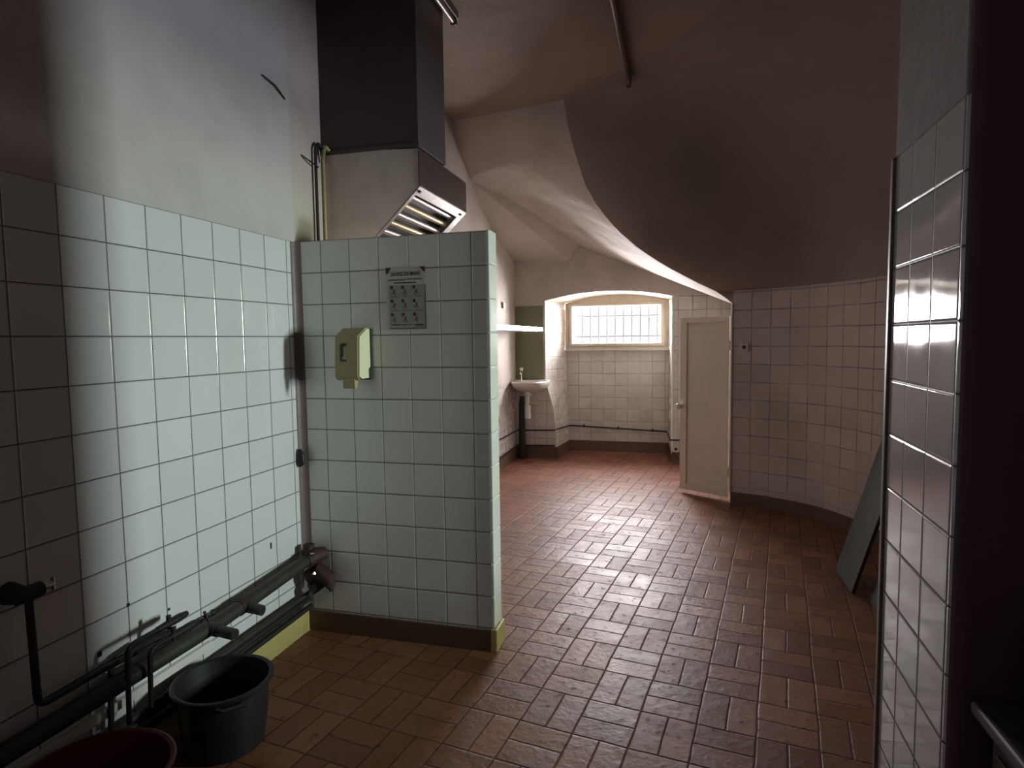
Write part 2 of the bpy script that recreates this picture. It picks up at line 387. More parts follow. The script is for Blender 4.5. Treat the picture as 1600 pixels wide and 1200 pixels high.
# ------------------------------------------------------------------ side passage with the second window
m = MB(); XE = 3.25; wy0, wy1, wz0, wz1 = 2.16, 2.64, 1.14, 2.0
for q in ([(1.62,3.1,0),(XE,3.1,0),(XE,3.1,2.7),(1.62,3.1,2.7)], [(1.62,Y1p,2.7),(XE,Y1p,2.7),(XE,3.1,2.7),(1.62,3.1,2.7)],
          [(XE,Y1p,0),(XE,wy0,0),(XE,wy0,2.7),(XE,Y1p,2.7)], [(XE,wy1,0),(XE,3.1,0),(XE,3.1,2.7),(XE,wy1,2.7)],
          [(XE,wy0,0),(XE,wy1,0),(XE,wy1,wz0),(XE,wy0,wz0)], [(XE,wy0,wz1),(XE,wy1,wz1),(XE,wy1,2.7),(XE,wy0,2.7)],
          [(1.62,Y1p,0),(1.62,3.1,0),(1.62,3.1,.87),(1.62,Y1p,.87)], [(1.74,Y1p,0),(1.74,3.1,0),(1.74,3.1,.87),(1.74,Y1p,.87)], [(1.62,Y1p,.87),(1.62,3.1,.87),(1.74,3.1,.87),(1.74,Y1p,.87)], [(1.62,Y1p,1.94),(1.62,3.1,1.94),(1.62,3.1,CZ),(1.62,Y1p,CZ)], [(1.62,Y1p,1.94),(1.62,3.1,1.94),(1.74,3.1,1.94),(1.74,Y1p,1.94)],  # low wall is added, unseen, to keep the side light off the floor
          [(1.74,Y1p,1.94),(1.74,3.1,1.94),(1.74,3.1,2.7),(1.74,Y1p,2.7)]):
    m.face(q)
struct(m.build('wall_passage', 'plaster_vault'))
m = MB()
for a, b in (((XE-.02,wy0,wz0),(XE+.05,wy0+.05,wz1)), ((XE-.02,wy1-.05,wz0),(XE+.05,wy1,wz1)), ((XE-.02,wy0,wz0),(XE+.05,wy1,wz0+.05)), ((XE-.02,wy0,wz1-.05),(XE+.05,wy1,wz1))):
    m.box(a, b)
w2 = struct(m.build('window_2', 'cream', bevel=.004))
# ------------------------------------------------------------------ curved wall on the far right + vault over it
W = [(.44,5.50),(.52,5.475),(.60,5.45),(.72,5.40),(.885,5.305),(1.0,5.21),(1.10,5.10),(1.23,4.87),(1.36,4.55),(1.46,4.15),(1.54,3.75),(1.59,3.4),(1.62,3.1)]
def resample(P, n):
    P = [Vector(p) for p in P]; D = [0.]
    for a, b in zip(P, P[1:]): D.append(D[-1] + (b-a).length)
    out = []
    for k in range(n):
        d = D[-1]*k/(n-1); i = 0
        while i < len(D)-2 and D[i+1] < d: i += 1
        t = (d - D[i])/max(1e-9, D[i+1]-D[i]); out.append(P[i].lerp(P[i+1], max(0, min(1, t))))
    return out
Wr = resample(W, 41); ZS = 1.815
LL = [0.]
for a, b in zip(Wr, Wr[1:]): LL.append(LL[-1] + (b-a).length)
m = MB()
m.grid([[(p.x, p.y, 0) for p in Wr], [(p.x, p.y, ZS) for p in Wr]], lambda a, b: (LL[b]/.152, (0 if a == 0 else ZS)/.15 + .05))
struct(m.build('wall_right_far', 'tile_curve', sm=True))
T = [(-.86,4.80),(-.5,4.5),(-.1,4.1),(.3,3.65),(.7,3.25),(1.1,3.0),(1.4,3.0),(1.62,3.1)]
Tr = resample(T, 41)
G = [(.44,5.55,1.70),(.41,5.533,1.73),(.308,5.474,1.80),(.151,5.383,1.872),(-.104,5.236,2.004),(-.303,5.122,2.132),(-.472,5.024,2.278),(-.613,4.942,2.446),(-.706,4.889,2.613),(-.773,4.850,2.828),(-.827,4.819,3.04),(-.861,4.799,CZ+.02)]
def gz(z):
    for a, b in zip(G, G[1:]):
        if a[2] <= z <= b[2]:
            t = (z-a[2])/(b[2]-a[2]); return (a[0]+(b[0]-a[0])*t, a[1]+(b[1]-a[1])*t)
    return G[-1][:2] if z > G[-1][2] else G[0][:2]
rows = []
zz = [1.70, 1.74, 1.78, 1.805] + [ZS + (CZ-ZS)*math.sin(math.pi/2*k/40) for k in range(41)]
for z in zz:
    g = gz(z); qg = (.44 - g[0])/(.44+.861)
    t = max(0, min(1, (z - ZS)/(CZ - ZS))); qv = 1 - math.sqrt(max(0, 1 - t*t))
    row = []
    for j in range(41):
        s = j/40; e = min(1, s/.22); e = e*e*(3-2*e); q = qg*(1-e) + qv*e
        p = Wr[j].lerp(Tr[j], q)
        if j and z < ZS - .001: p = Wr[j] + Vector((.05, .05))
        row.append((p.x, p.y, z) if j else (g[0], g[1], z))
    rows.append(row)
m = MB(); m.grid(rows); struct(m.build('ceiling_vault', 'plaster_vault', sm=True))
# ------------------------------------------------------------------ window bay: soffit (lunette) over it
Lc = [(-1.85,4.98,CZ+.02),(-1.853,5.13,3.10),(-1.856,5.34,2.975),(-1.858,5.47,2.89)]
Lc2 = [(-1.858,5.47,2.89),(-1.866,5.6,2.82),(-1.878,5.99,2.65),(-1.888,6.43,2.48),(-1.90,7.2,2.355)]
A0 = Vector((-1.858,5.47,2.89)); A1 = Vector((-1.23,7.2,2.332)); B1 = Vector((-1.117,7.2,2.488)); F1 = Vector((.56,7.2,1.80))
Ac = [A0.lerp(A1, t) - Vector((0, 0, .0)) for t in [k/16 for k in range(17)]]
Bc = [A0.lerp(B1, t) + Vector((0, 0, .05*math.sin(math.pi*t))) for t in [k/16 for k in range(17)]]
left = resample([*Lc, *Bc[1:]], 40) + resample([B1, F1], 26)[1:]
Gup = [Vector(g) for g in G[::-1]]
right = resample(Gup, 55) + resample([Vector(G[0]), F1], 11)[1:]
rows = []
for k, (a, b) in enumerate(zip(left, right)):
    row = []
    for j in range(17):
        t = j/16; p = a.lerp(b, t)
        bul = .10*math.sin(math.pi*t)*math.sin(math.pi*min(1, k/50))
        row.append(p + Vector((0, 0, bul)))
    rows.append(row)
m = MB(); m.grid(rows)
m.grid([[v for v in resample(Lc2, 17)], Ac])
m.grid([Ac, Bc])
struct(m.build('ceiling_bay', 'plaster', sm=True))
# ------------------------------------------------------------------ far wall with the arched niche
def topz(x):
    P = [(-1.95,2.36),(-1.23,2.332),(-1.117,2.488),(.56,1.80),(.7,1.80)]
    for a, b in zip(P, P[1:]):
        if a[0] <= x <= b[0]: return a[1] + (b[1]-a[1])*(x-a[0])/(b[0]-a[0])
    return 1.8
def arch(x, x0, x1, z0, z1, h):
    t = (x-x0)/(x1-x0); return z0 + (z1-z0)*t + h*4*t*(1-t)
fx0, fx1 = -1.53, -.06
def uvf(p): return ((p[0]+1.37)/.152, (p[2]-1.28)/.15)
m = MB()
def fq(P, mi): m.face(P, [uvf(p) for p in P], mi)
J = [(-1.40,0),(-1.41,.3),(-1.44,.6),(-1.53,.93),(-1.53,1.874)]
for a, b in zip(J, J[1:]):
    fq([(-1.95,YF,a[1]),(a[0],YF,a[1]),(b[0],YF,b[1]),(-1.95,YF,b[1])], 0 if b[1] <= .94 else 1)
xs = [-1.95,-1.8,-1.65,-1.53] + [-1.53 + (fx1+1.53)*k/20 for k in range(1, 21)]
xs = sorted(set(xs + [-1.23, -1.117]))
for a, b in zip(xs, xs[1:]):
    za = 1.874 if a <= -1.53 else arch(a, fx0, fx1, 1.874, 1.885, .085); zb = 1.874 if b <= -1.53 else arch(b, fx0, fx1, 1.874, 1.885, .085)
    fq([(a,YF,za),(b,YF,zb),(b,YF,topz(b)),(a,YF,topz(a))], 1)
zt = 1.90
for a, b in ((-.06,.12),(.12,.30),(.30,.57)):
    if min(topz(a), topz(b)) > zt:
        fq([(a,YF,0),(b,YF,0),(b,YF,zt),(a,YF,zt)], 0); fq([(a,YF,zt),(b,YF,zt),(b,YF,topz(b)),(a,YF,topz(a))], 1)
    else: fq([(a,YF,0),(b,YF,0),(b,YF,topz(b)),(a,YF,topz(a))], 0)
# niche jambs and arch soffit
K = [(-1.335,0),(-1.34,.3),(-1.36,.6),(-1.37,.93),(-1.37,1.86)]
for (a, b, c, d) in zip(J, J[1:], K, K[1:]):
    P = [(a[0],YF,a[1]),(c[0],YN,c[1]),(d[0],YN,d[1]),(b[0],YF,b[1])]
    m.face(P, [((p[1]-YF)/.152, p[2]/.15) for p in P], 0)
P = [(-.06,YF,0),(-.11,YN,0),(-.11,YN,1.87),(-.06,YF,1.885)]
m.face(P, [((p[1]-YF)/.152, p[2]/.15) for p in P], 0)
fr, bk = [], []
for k in range(21):
    t = k/20; x = fx0 + (fx1-fx0)*t; xb = -1.37 + 1.26*t
    fr.append((x, YF, arch(x, fx0, fx1, 1.874, 1.885, .085))); bk.append((xb, YN, arch(xb, -1.37, -.11, 1.86, 1.87, .085)))
m.grid([fr, bk], mi=2)
fq([(-1.37,YN,0),(-.11,YN,0),(-.11,YN,1.28),(-1.37,YN,1.28)], 0)
# recess right of the bay, behind the opened door
P = [(.44,5.50,0),(.56,YF,0),(.56,YF,1.82),(.44,5.50,1.76)]
m.face(P, [(p[1]/.152, p[2]/.15) for p in P], 0)
struct(m.build('wall_back', ['tile_far', 'plaster', 'cream']))
# bright rounded edges
m = MB().tube([(-.065,YF-.004,.1),(-.065,YF-.004,1.88)], .012, 8); struct(m.build('trim_4', 'bullnose', sm=True))
m = MB().tube([(.435,5.495,.1),(.435,5.495,1.70)] , .008, 8); struct(m.build('trim_5', 'cream', sm=True))
# ------------------------------------------------------------------ baseboards
def skirt(name, pts, mat, h=.10, t=.014, side=1):
    m = MB(); P = [Vector(p) for p in pts]
    nn = []
    for k in range(len(P)):
        d = (P[min(k+1, len(P)-1)] - P[max(k-1, 0)]).normalized(); nn.append(Vector((-d.y, d.x))*t*side)
    q = [p + n for p, n in zip(P, nn)]
    m.grid([[(a.x, a.y, h) for a in P], [(b.x, b.y, h) for b in q], [(b.x, b.y, 0) for b in q]])
    return struct(m.build(name, mat))
skirt('baseboard_left', [(XL,-1.2),(XL,YP)], 'skirt_ochre', side=-1)
skirt('baseboard_partition', [(XL,YP),(PX1-.012,YP)], 'skirt_brown', side=-1)
m = MB().box((PX1-.02, YP-.016, 0), (PX1+.012, YP+PT+.014, .107)); struct(m.build('baseboard_partition_end', 'skirt_ochre', bevel=.005))
skirt('baseboard_left_far', [(XL-.002,YP+PT),(XF,YF)], 'skirt_brown', h=.12, side=-1)
skirt('baseboard_back', [(-1.9,YF),(-1.40,YF),(-1.335,YN),(-.11,YN),(-.06,YF),(.5,YF)], 'skirt_brown', h=.13, t=.02, side=-1)
skirt('baseboard_right', [(p.x,p.y) for p in Wr], 'skirt_brown', t=.016, side=-1)
# ------------------------------------------------------------------ window 1
m = MB()
ox0, ox1, oz0 = -1.37, -.11, 1.28; gx0, gx1, gz0, gz1 = -1.285, -.205, 1.355, 1.825
yf, yb = 7.70, 7.80
n = 24
outer = [(ox0, oz0), (ox1, oz0)] + [(ox1 + (ox0-ox1)*k/n, arch(ox1 + (ox0-ox1)*k/n, -1.37, -.11, 1.86, 1.87, .085)) for k in range(n+1)]
def frame_front(m, y):
    m.face([(ox0,y,oz0),(ox1,y,oz0),(gx1,y,gz0),(gx0,y,gz0)]); m.face([(ox1,y,oz0),(ox1,y,1.87),(gx1,y,gz1),(gx1,y,gz0)])
    m.face([(ox0,y,1.86),(ox0,y,oz0),(gx0,y,gz0),(gx0,y,gz1)])
    for k in range(n):
        a, b = k/n, (k+1)/n
        xa, xb = ox0 + (ox1-ox0)*a, ox0 + (ox1-ox0)*b; ga, gb = gx0 + (gx1-gx0)*a, gx0 + (gx1-gx0)*b
        m.face([(ga,y,gz1),(gb,y,gz1),(xb,y,arch(xb,-1.37,-.11,1.86,1.87,.085)+.002),(xa,y,arch(xa,-1.37,-.11,1.86,1.87,.085)+.002)])
frame_front(m, yf); frame_front(m, yb)
for a, b in (((gx0,gz0),(gx1,gz0)), ((gx1,gz0),(gx1,gz1)), ((gx1,gz1),(gx0,gz1)), ((gx0,gz1),(gx0,gz0))):
    m.face([(a[0],yf,a[1]),(b[0],yf,b[1]),(b[0],yb,b[1]),(a[0],yb,a[1])])
win = struct(m.build('window_1', 'cream'))
def ring(m, x0, x1, z0, z1, w, y0, y1):
    m.box((x0,y0,z0),(x1,y1,z0+w)); m.box((x0,y0,z1-w),(x1,y1,z1)); m.box((x0,y0,z0+w),(x0+w,y1,z1-w)); m.box((x1-w,y0,z0+w),(x1,y1,z1-w))
m = MB(); ring(m, gx0-.035, gx1+.035, gz0-.03, gz1+.03, .035, 7.68, 7.705); m.build('window_sash', 'cream', win, bevel=.004)
m = MB(); ring(m, ox0+.01, ox1-.005, oz0+.005, 1.865, .02, 7.69, 7.703); m.build('window_moulding', 'cream', win, bevel=.003)
m = MB().box((ox0, 7.672, oz0-.012), (ox1, 7.74, oz0+.004)); m.build('window_sill', 'cream', win, bevel=.004)
m = MB(); m.face([(gx0,7.75,gz0),(gx1,7.75,gz0),(gx1,7.75,gz1),(gx0,7.75,gz1)]); m.build('window_pane', 'glass', win)
gm = MB()
for k in range(10):
    x = gx0 + .0 + (gx1-gx0)*(k+.95)/10.4
    gm.box((x-.007,7.897,1.2),(x+.007,7.903,2.0))
for z in (1.445, 1.70): gm.box((-1.4,7.892,z-.007),(-.1,7.908,z+.007))
gm.build('window_bars', 'iron_black', win)
# ------------------------------------------------------------------ white door leaf standing open
DH = Vector((.425, 5.575, 0)); DE = Vector((.025, 5.82, 0)); dd = (DE-DH); DW = dd.length; du = dd.normalized(); dn = Vector((du.y, -du.x, 0))
if dn.y > 0: dn = -dn
def DP(a, z, t): p = DH + du*a + dn*t; return (p.x, p.y, z)
def dbox(m, a0, a1, z0, z1, t0, t1):
    P = [DP(a,z,t) for z in (z0,z1) for a, t in ((a0,t0),(a1,t0),(a1,t1),(a0,t1))]
    i = len(m.v); m.v += P
    for q in ((0,3,2,1),(4,5,6,7),(0,1,5,4),(1,2,6,5),(2,3,7,6),(3,0,4,7)): m.f.append([i+k for k in q]); m.uv.append([(0,0)]*4); m.mi.append(0)
z0, z1 = .035, 1.60
m = MB(); dbox(m, 0, DW, z0, z1, -.012, .0); door = struct(m.build('door_1', 'door', bevel=.002))
m = MB(); dbox(m, DW-.065, DW, z0, z1, 0, .016); dbox(m, 0, .022, z0, z1, 0, .016); dbox(m, .022, DW-.065, z0, z0+.06, 0, .016); dbox(m, .022, DW-.065, z1-.05, z1, 0, .016)
m.build('door_frame', 'door', door, bevel=.004)
m = MB(); a = Vector(DP(DW-.012, .80, .012)); m.tube([a, a+dn*.02, a+dn*.032, a+dn*.05, a+dn*.062, a+dn*.066], [.012,.012,.022,.027,.02,.004], 14)
m.build('door_knob', 'white', door, sm=True)
for z in (.25, 1.35): MB().tube([DP(-.004,z-.04,.004), DP(-.004,z+.04,.004)], .008, 8).build('door_hinge', 'cream', door, sm=True)
# ------------------------------------------------------------------ range hood with duct
HX, HY0, HY1 = -1.24, 2.885, 3.575
hood = thing('range_hood', (-1.5, 3.2, 1.75), 'greasy metal kitchen range hood on the left wall, seen above the tiled partition', 'range hood')
m = MB(); prof = [(XL-.02, 2.40), (HX, 2.37), (HX, 2.19), (-1.70, 1.755), (XL-.02, 1.755)]
for y, rev in ((HY0, 0), (HY1, 1)):
    P = [(x, y, z) for x, z in prof]; m.face(P[::-1] if rev else P, None, 0)
m.face([(XL-.02,HY0,2.40),(HX,HY0,2.37),(HX,HY1,2.37),(XL-.02,HY1,2.40)], None, 0)
m.face([(-1.70,HY0,1.755),(XL-.02,HY0,1.755),(XL-.02,HY1,1.755),(-1.70,HY1,1.755)], None, 0)
m.build('hood_body', 'hood_side', hood)
m = MB(); m.box((HX-.004, HY0-.003, 2.19), (HX+.004, HY1+.003, 2.365)); m.build('hood_lip', 'lip', hood, bevel=.002)
m = MB().box((XL-.02, HY0+.004, 2.385), (HX-.002, 3.262, CZ)); m.build('duct', 'duct', hood, bevel=.003)
m = MB().box((XL-.02, HY0-.006, 2.38), (HX+.004, HY0+.01, 2.40)); m.build('duct_seam', 'duct', hood)
# filter on the slanted underside
sd = Vector((-.46, 0, -.435)).normalized(); sn = Vector((.435, 0, -.46)).normalized(); o0 = Vector((HX, 0, 2.19))
def FB(m, s0, s1, y0, y1, t0, t1):
    P = [];
    for t in (t0, t1):
        for s, y in ((s0,y0),(s1,y0),(s1,y1),(s0,y1)): p = o0 + sd*s + sn*t; P.append((p.x, y, p.z))
    i = len(m.v); m.v += P
    for q in ((0,3,2,1),(4,5,6,7),(0,1,5,4),(1,2,6,5),(2,3,7,6),(3,0,4,7)): m.f.append([i+k for k in q]); m.uv.append([(0,0)]*4); m.mi.append(0)
m = MB(); FB(m, 0, .05, HY0, HY1, -.004, .004); FB(m, .05, .60, HY0, HY0+.03, -.004, .004); FB(m, .05, .60, HY1-.07, HY1, -.004, .004); FB(m, .57, .62, HY0, HY1, -.004, .004)
fr_ = m.build('filter_frame', 'steel', hood, bevel=.002)
m = MB(); FB(m, .03, .6, HY0+.02, HY1-.05, -.045, -.040); m.build('filter_back', 'iron_black', hood)
for k in range(9):
    m = MB(); s = .075 + k*.057
    P = []
    for y in (HY0+.03, HY1-.07):
        row = []
        for j in range(7):
            an = math.pi*j/6; p = o0 + sd*(s + .017*(-math.cos(an))) + sn*(-.022 + .014*math.sin(an)); row.append((p.x, y, p.z))
        P.append(row)
    m.grid(P); m.build('filter_baffle', 'steel' if k % 2 == 0 else 'brass', hood, sm=True)
for s, y in ((.025, HY0+.04), (.025, HY1-.05)):
    p = o0 + sd*s; m = MB().tube([(p.x+sn.x*.003, y, p.z+sn.z*.003), (p.x+sn.x*.009, y, p.z+sn.z*.009)], .008, 10)
    m.build('filter_screw', 'iron', hood)
# conduits next to the hood
c = thing('pipe', (XL+.02, 2.83, 1.93), 'pair of thin vertical conduits looping at the top, beside the range hood', 'pipe')
m = MB().tube(arcpath([(XL+.016,2.80,1.91),(XL+.016,2.80,2.40),(XL+.016,2.83,2.43),(XL+.018,2.86,2.40),(XL+.02,2.87,2.34)], .02), .008, 8); m.build('black_conduit', 'iron_black', c, sm=True)
m = MB().tube(arcpath([(XL+.035,2.835,1.91),(XL+.035,2.835,2.36),(XL+.035,2.86,2.42),(XL+.045,2.880,2.40)], .03), .011, 10); m.build('yellowed_conduit', 'copper', c, sm=True)
m = MB().tube([(XL+.03,2.80,2.30),(XL+.02,2.74,2.315),(XL,2.70,2.335)], .004, 6); m.build('bracket', 'iron_black', c)
m = MB().tube([(XL+.004,2.42,2.60),(XL+.012,2.50,2.585),(XL+.004,2.58,2.555)], .004, 6)
tag(m.build('bent_wire', 'iron_black'), 'short bent black wire stuck in the grey plaster left of the duct', 'wire')
# ------------------------------------------------------------------ ceiling lamps
def lamp(x, y0, y1, label):
    t = thing('fluorescent_lamp', (x, y0, 3.25), label, 'ceiling lamp', 'ceiling battens')
    m = MB().box((x-.022,y0,3.205),(x+.022,y1,3.25)); m.build('batten', 'corner', t, bevel=.004)
    m = MB().tube([(x,y0+.03,3.185),(x,y1-.03,3.185)], .013, 12); m.build('tube', 'steel', t, sm=True)
    for y in (y0+.005, y1-.035):
        m = MB().box((x-.016,y,3.168),(x+.016,y+.03,3.21)); m.build('lamp_holder', 'lip', t, bevel=.003)
lamp(-.345, 2.15, 4.52, 'long thin unlit fluorescent batten on the middle of the ceiling')
lamp(-1.215, 2.0, 3.38, 'short piece of unlit ceiling batten showing right of the dark duct')
# ------------------------------------------------------------------ shelf, green panel, basin
m = MB().box((-1.83, 4.3, 1.512), (-1.5, 6.62, 1.552)); 
sh = thing('wall_shelf', (-1.66, 5.4, 1.53), 'bright steel wall shelf running toward the wash basin on the left wall', 'shelf')
m.build('shelf_board', 'steel', sh, bevel=.003)
m = MB().box((-1.84, 6.62, 1.510), (-1.498, 6.93, 1.554)); m.build('shelf_end', 'white', sh, bevel=.003)
m = MB().box((-1.5, 4.3, 1.511), (-1.496, 6.62, 1.553)); m.build('shelf_lip', 'chrome', sh)
m = MB().box((-1.885, 7.182, .943), (-1.545, 7.199, 1.812)); tag(m.build('splashback_panel', 'green', bevel=.002), 'olive green panel on the back wall above the wash basin', 'panel')
bs = thing('wash_basin', (-1.69, 7.0, .62), 'small white ceramic wash basin in the far left corner under the green panel', 'sink')
m = MB(); rows = []
def dsh(w, d, z, cy=7.18, n=24):
    R = []
    for k in range(n+1):
        an = math.pi*k/n; ca, sa = math.cos(an), math.sin(an)
        R.append((-1.685 + w*math.copysign(abs(ca)**.6, ca), cy - d*abs(sa)**.7, z))
    return R
for w_, d_, z_ in ((.06,.14,.80),(.12,.22,.81),(.19,.36,.855),(.212,.41,.895),(.215,.42,.925),(.205,.41,.935),(.19,.39,.93),(.17,.35,.90),(.13,.28,.85),(.05,.2,.835)):
    rows.append(dsh(w_, d_, z_))
m.grid(rows); m.build('basin', 'white', bs, sm=True)
m = MB().box((-1.895, 7.11, .88), (-1.475, 7.19, .94)); m.build('basin_back', 'white', bs, bevel=.01)
m = MB().tube([(-1.70,6.98,.82),(-1.70,6.98,.76),(-1.70,6.98,.755),(-1.70,6.98,.66),(-1.70,6.98,.655),(-1.70,6.98,.50),(-1.70,6.98,.49)], [.035,.035,.022,.022,.034,.034,.022], 14); m.build('trap', 'white', bs, sm=True)
m = MB().tube(arcpath([(-1.70,6.98,.67),(-1.60,6.98,.665),(-1.60,7.1,.66),(-1.60,7.18,.66)], .03), .012, 8); m.build('supply_pipe', 'brass', bs, sm=True)
m = MB().tube(arcpath([(-1.80,7.1,.93),(-1.80,7.1,1.04),(-1.79,7.02,1.05),(-1.78,6.98,1.02)], .025), .009, 8); fa = m.build('tap', 'chrome', bs, sm=True)
m = MB().tube([(-1.80,7.1,1.04),(-1.80,7.1,1.065),(-1.80,7.1,1.085),(-1.80,7.1,1.09)], [.014,.022,.022,.008], 10); m.build('tap_handle', 'disp_side', fa, sm=True)
m = MB().tube([(-1.80,7.10,.01),(-1.80,7.10,.66),(-1.79,7.08,.74)], [.045,.036,.03], 12); tag(m.build('drain_pipe', 'iron_black', sm=True), 'dark vertical waste pipe below the wash basin in the corner', 'pipe')
pc = thing('pipe', (-1.4, 7.1, .3), 'thin black pipe running along the back wall and through the window niche', 'pipe')
m = MB().tube([(-1.86,5.2,.36),(-1.872,6.2,.34),(-1.876,7.17,.325),(-1.60,7.177,.33),(-1.425,7.177,.335),(-1.36,7.5,.33),(-1.325,7.725,.32),(-.85,7.725,.30),(-.13,7.725,.27),(-.085,7.17,.26),(.1,7.175,.26)], .009, 8); m.build('black_tube', 'iron_black', pc, sm=True)
for x in (-1.15, -.72, -.30): MB().box((x-.01,7.712,.265+(-.3-x)*.04),(x+.01,7.75,.300+(-.3-x)*.04)).build('pipe_clip', 'iron_black', pc)
m = MB().tube([(-1.845,5.2,.145),(-1.862,6.2,.145),(-1.868,7.15,.145),(-1.42,7.165,.15)], .011, 8); tag(m.build('pipe', 'iron_black', sm=True), 'lower thin black pipe just above the baseboard under the wash basin', 'pipe')
# sockets and small fittings
def socket(loc, nrm, label, s=.04):
    n_ = Vector(nrm).normalized(); u = Vector((-n_.y, n_.x, 0)); L0 = Vector(loc)
    t = thing('wall_socket', loc, label, 'socket', 'wall sockets')
    m = MB(); P = []
    for d in (0, .012):
        for a, b in ((-s,-s),(s,-s),(s,s),(-s,s)): P.append(tuple(L0 + u*a + Vector((0,0,b)) + n_*d))
    i = len(m.v); m.v += P
    for q in ((0,3,2,1),(4,5,6,7),(0,1,5,4),(1,2,6,5),(2,3,7,6),(3,0,4,7)): m.f.append([i+k for k in q]); m.uv.append([(0,0)]*4); m.mi.append(0)
    m.build('socket_plate', 'cream', t, bevel=.004)
    m = MB().tube([L0+n_*.012, L0+n_*.0135], s*.5, 14); m.build('socket_well', 'black', t)
    return t
socket((.53,5.458,1.335), (-.35,-.93,0), 'cream wall socket on the dim tiled wall right of the white door', .035)
socket((-.02,7.188,.155), (0,-1,0), 'low cream socket near the floor between the niche and the white door', .035)
socket((-1.868,6.60,1.80), (1,-.03,0), 'small white socket high on the left wall above the steel shelf', .035)
m = MB().tube([(-.05,7.17,.11),(-.01,7.15,.06),(.05,7.13,.03),(.12,7.12,.015)], .007, 6); tag(m.build('cable', 'iron_black', sm=True), 'loose black cable drooping from the low socket to the floor', 'cable')
# ------------------------------------------------------------------ soap dispenser
dx0, dx1 = -1.500, -1.385; yw = YP; 
sd_ = thing('soap_dispenser', (-1.44, YP, 1.25), 'yellowed plastic soap dispenser on the tiled partition', 'soap dispenser')
m = MB()
prof = [(0,1.487),(.045,1.487),(.115,1.452),(.125,1.27),(.10,1.255),(0,1.255)]
xa, xb = dx0, dx1
def ext(m, prof, x0, x1, mi=0):
    A = [(x0, yw-d, z) for d, z in prof]; B = [(x1, yw-d, z) for d, z in prof]
    m.face(A, None, mi); m.face(B[::-1], None, mi)
    for k in range(len(prof)):
        j = (k+1) % len(prof); m.face([A[k], B[k], B[j], A[j]], None, mi)
ext(m, [(.012,1.484),(.04,1.484),(.108,1.449),(.118,1.272),(.095,1.258),(.03,1.258),(.03,1.30),(.012,1.31)], xa, xb-.001)
m.build('dispenser_body', 'disp_side', sd_, bevel=.003)
m = MB(); P0 = [(.012,1.489),(.046,1.489),(.117,1.452),(.127,1.272),(.110,1.252)]; P1 = [(.012,1.484),(.042,1.484),(.110,1.449),(.120,1.275),(.106,1.256)]
ext(m, P0 + P1[::-1], xa-.004, xb-.006); m.build('dispenser_cover', 'disp_front', sd_)
m = MB(); ext(m, [(0,1.485),(.013,1.485),(.013,1.31),(.03,1.30),(.03,1.25),(0,1.25)], xa+.002, xb+.004); m.build('back_plate', 'iron', sd_, bevel=.002)
m = MB(); ext(m, [(.085,1.262),(.120,1.262),(.118,1.215),(.100,1.213)], xa+.03, xb-.025); m.build('push_lever', 'disp_front', sd_, bevel=.002)
m = MB()
def y_at(z): return yw - (.117 + (.127-.117)*(1.452-z)/(1.452-1.272)) - .0015
def slot(x0, x1, z0, z1): m.box((x0, y_at((z0+z1)/2)-.001, z0), (x1, y_at((z0+z1)/2)+.001, z1))
slot(-1.478,-1.464,1.345,1.415); slot(-1.474,-1.448,1.407,1.420); slot(-1.476,-1.448,1.338,1.346); m.build('level_window', 'black', sd_)
m = MB().box((-1.467, y_at(1.355)-.001, 1.347), (-1.452, y_at(1.355)+.001, 1.360)); m.build('window_glint', 'paper_grey', sd_)
# ------------------------------------------------------------------ poster
po = thing('poster', (-1.2, YP-.002, 1.47), 'hand washing instruction poster with nine small pictures on the tiled partition', 'poster')
px0, px1, pz0, pz1 = -1.300, -1.105, 1.478, 1.762; yq = YP - .0015
m = MB().box((px0,yq-.0008,pz0),(px1,yq,pz1)); m.build('paper', 'paper', po)
m = MB().box((-1.286,yq-.0012,1.484),(px1,yq-.0004,1.682)); m.build('picture_field', 'paper_grey', po)
def pq(m, pts, d=.0018): m.face([(x, yq-d, z) for x, z in pts])
def bar(m, x0, x1, z0, z1, d=.0018): pq(m, [(x0,z0),(x1,z0),(x1,z1),(x0,z1)], d)
def ink(name, mat, *bars):
    for b in bars:
        m = MB()
        if len(b) == 4 and not isinstance(b[0], tuple): bar(m, *b)
        else: pq(m, b)
        m.build(name, mat, po)
ink('dark_corner', 'ink', ((px0,1.762),(px0+.026,1.762),(px0+.012,1.737),(px0+.004,1.733),(px0,1.735)))
ink('dark_border', 'ink', (px1-.004, px1, 1.482, 1.68), (-1.286, px1-.004, 1.482, 1.4855))
ink('red_corner', 'ink_red', ((px1-.03,1.762),(px1,1.762),(px1,1.733)))
ink('red_line', 'ink_red', (-1.262, -1.150, 1.689, 1.694))
def text(body, x, z, size, mat, name, align='CENTER'):
    cu = bpy.data.curves.new(name, 'FONT'); cu.body = body; cu.size = size; cu.align_x = align; cu.extrude = 0; cu.offset = size*.02
    t = bpy.data.objects.new(name, cu); COL.objects.link(t)
    me = bpy.data.meshes.new_from_object(t); bpy.data.objects.remove(t)
    me.materials.clear(); me.materials.append(MT[mat])
    me.transform(Matrix.Translation((x, yq-.0022, z)) @ Matrix.Rotation(math.pi/2, 4, 'X') @ Matrix.Diagonal((1, 1.55, 1, 1)))
    o = bpy.data.objects.new(name, me); COL.objects.link(o); o.parent = po; o.matrix_parent_inverse = Matrix.Translation(po.location).inverted(); return o
text('LAVAGE DES MAINS', -1.203, 1.7235, .0165, 'ink', 'heading')
ink('small_print', 'ink_grey', (-1.288, -1.200, 1.702, 1.709), (-1.195, -1.120, 1.704, 1.711), (-1.27, -1.20, 1.500, 1.504), (-1.155, -1.115, 1.492, 1.504))
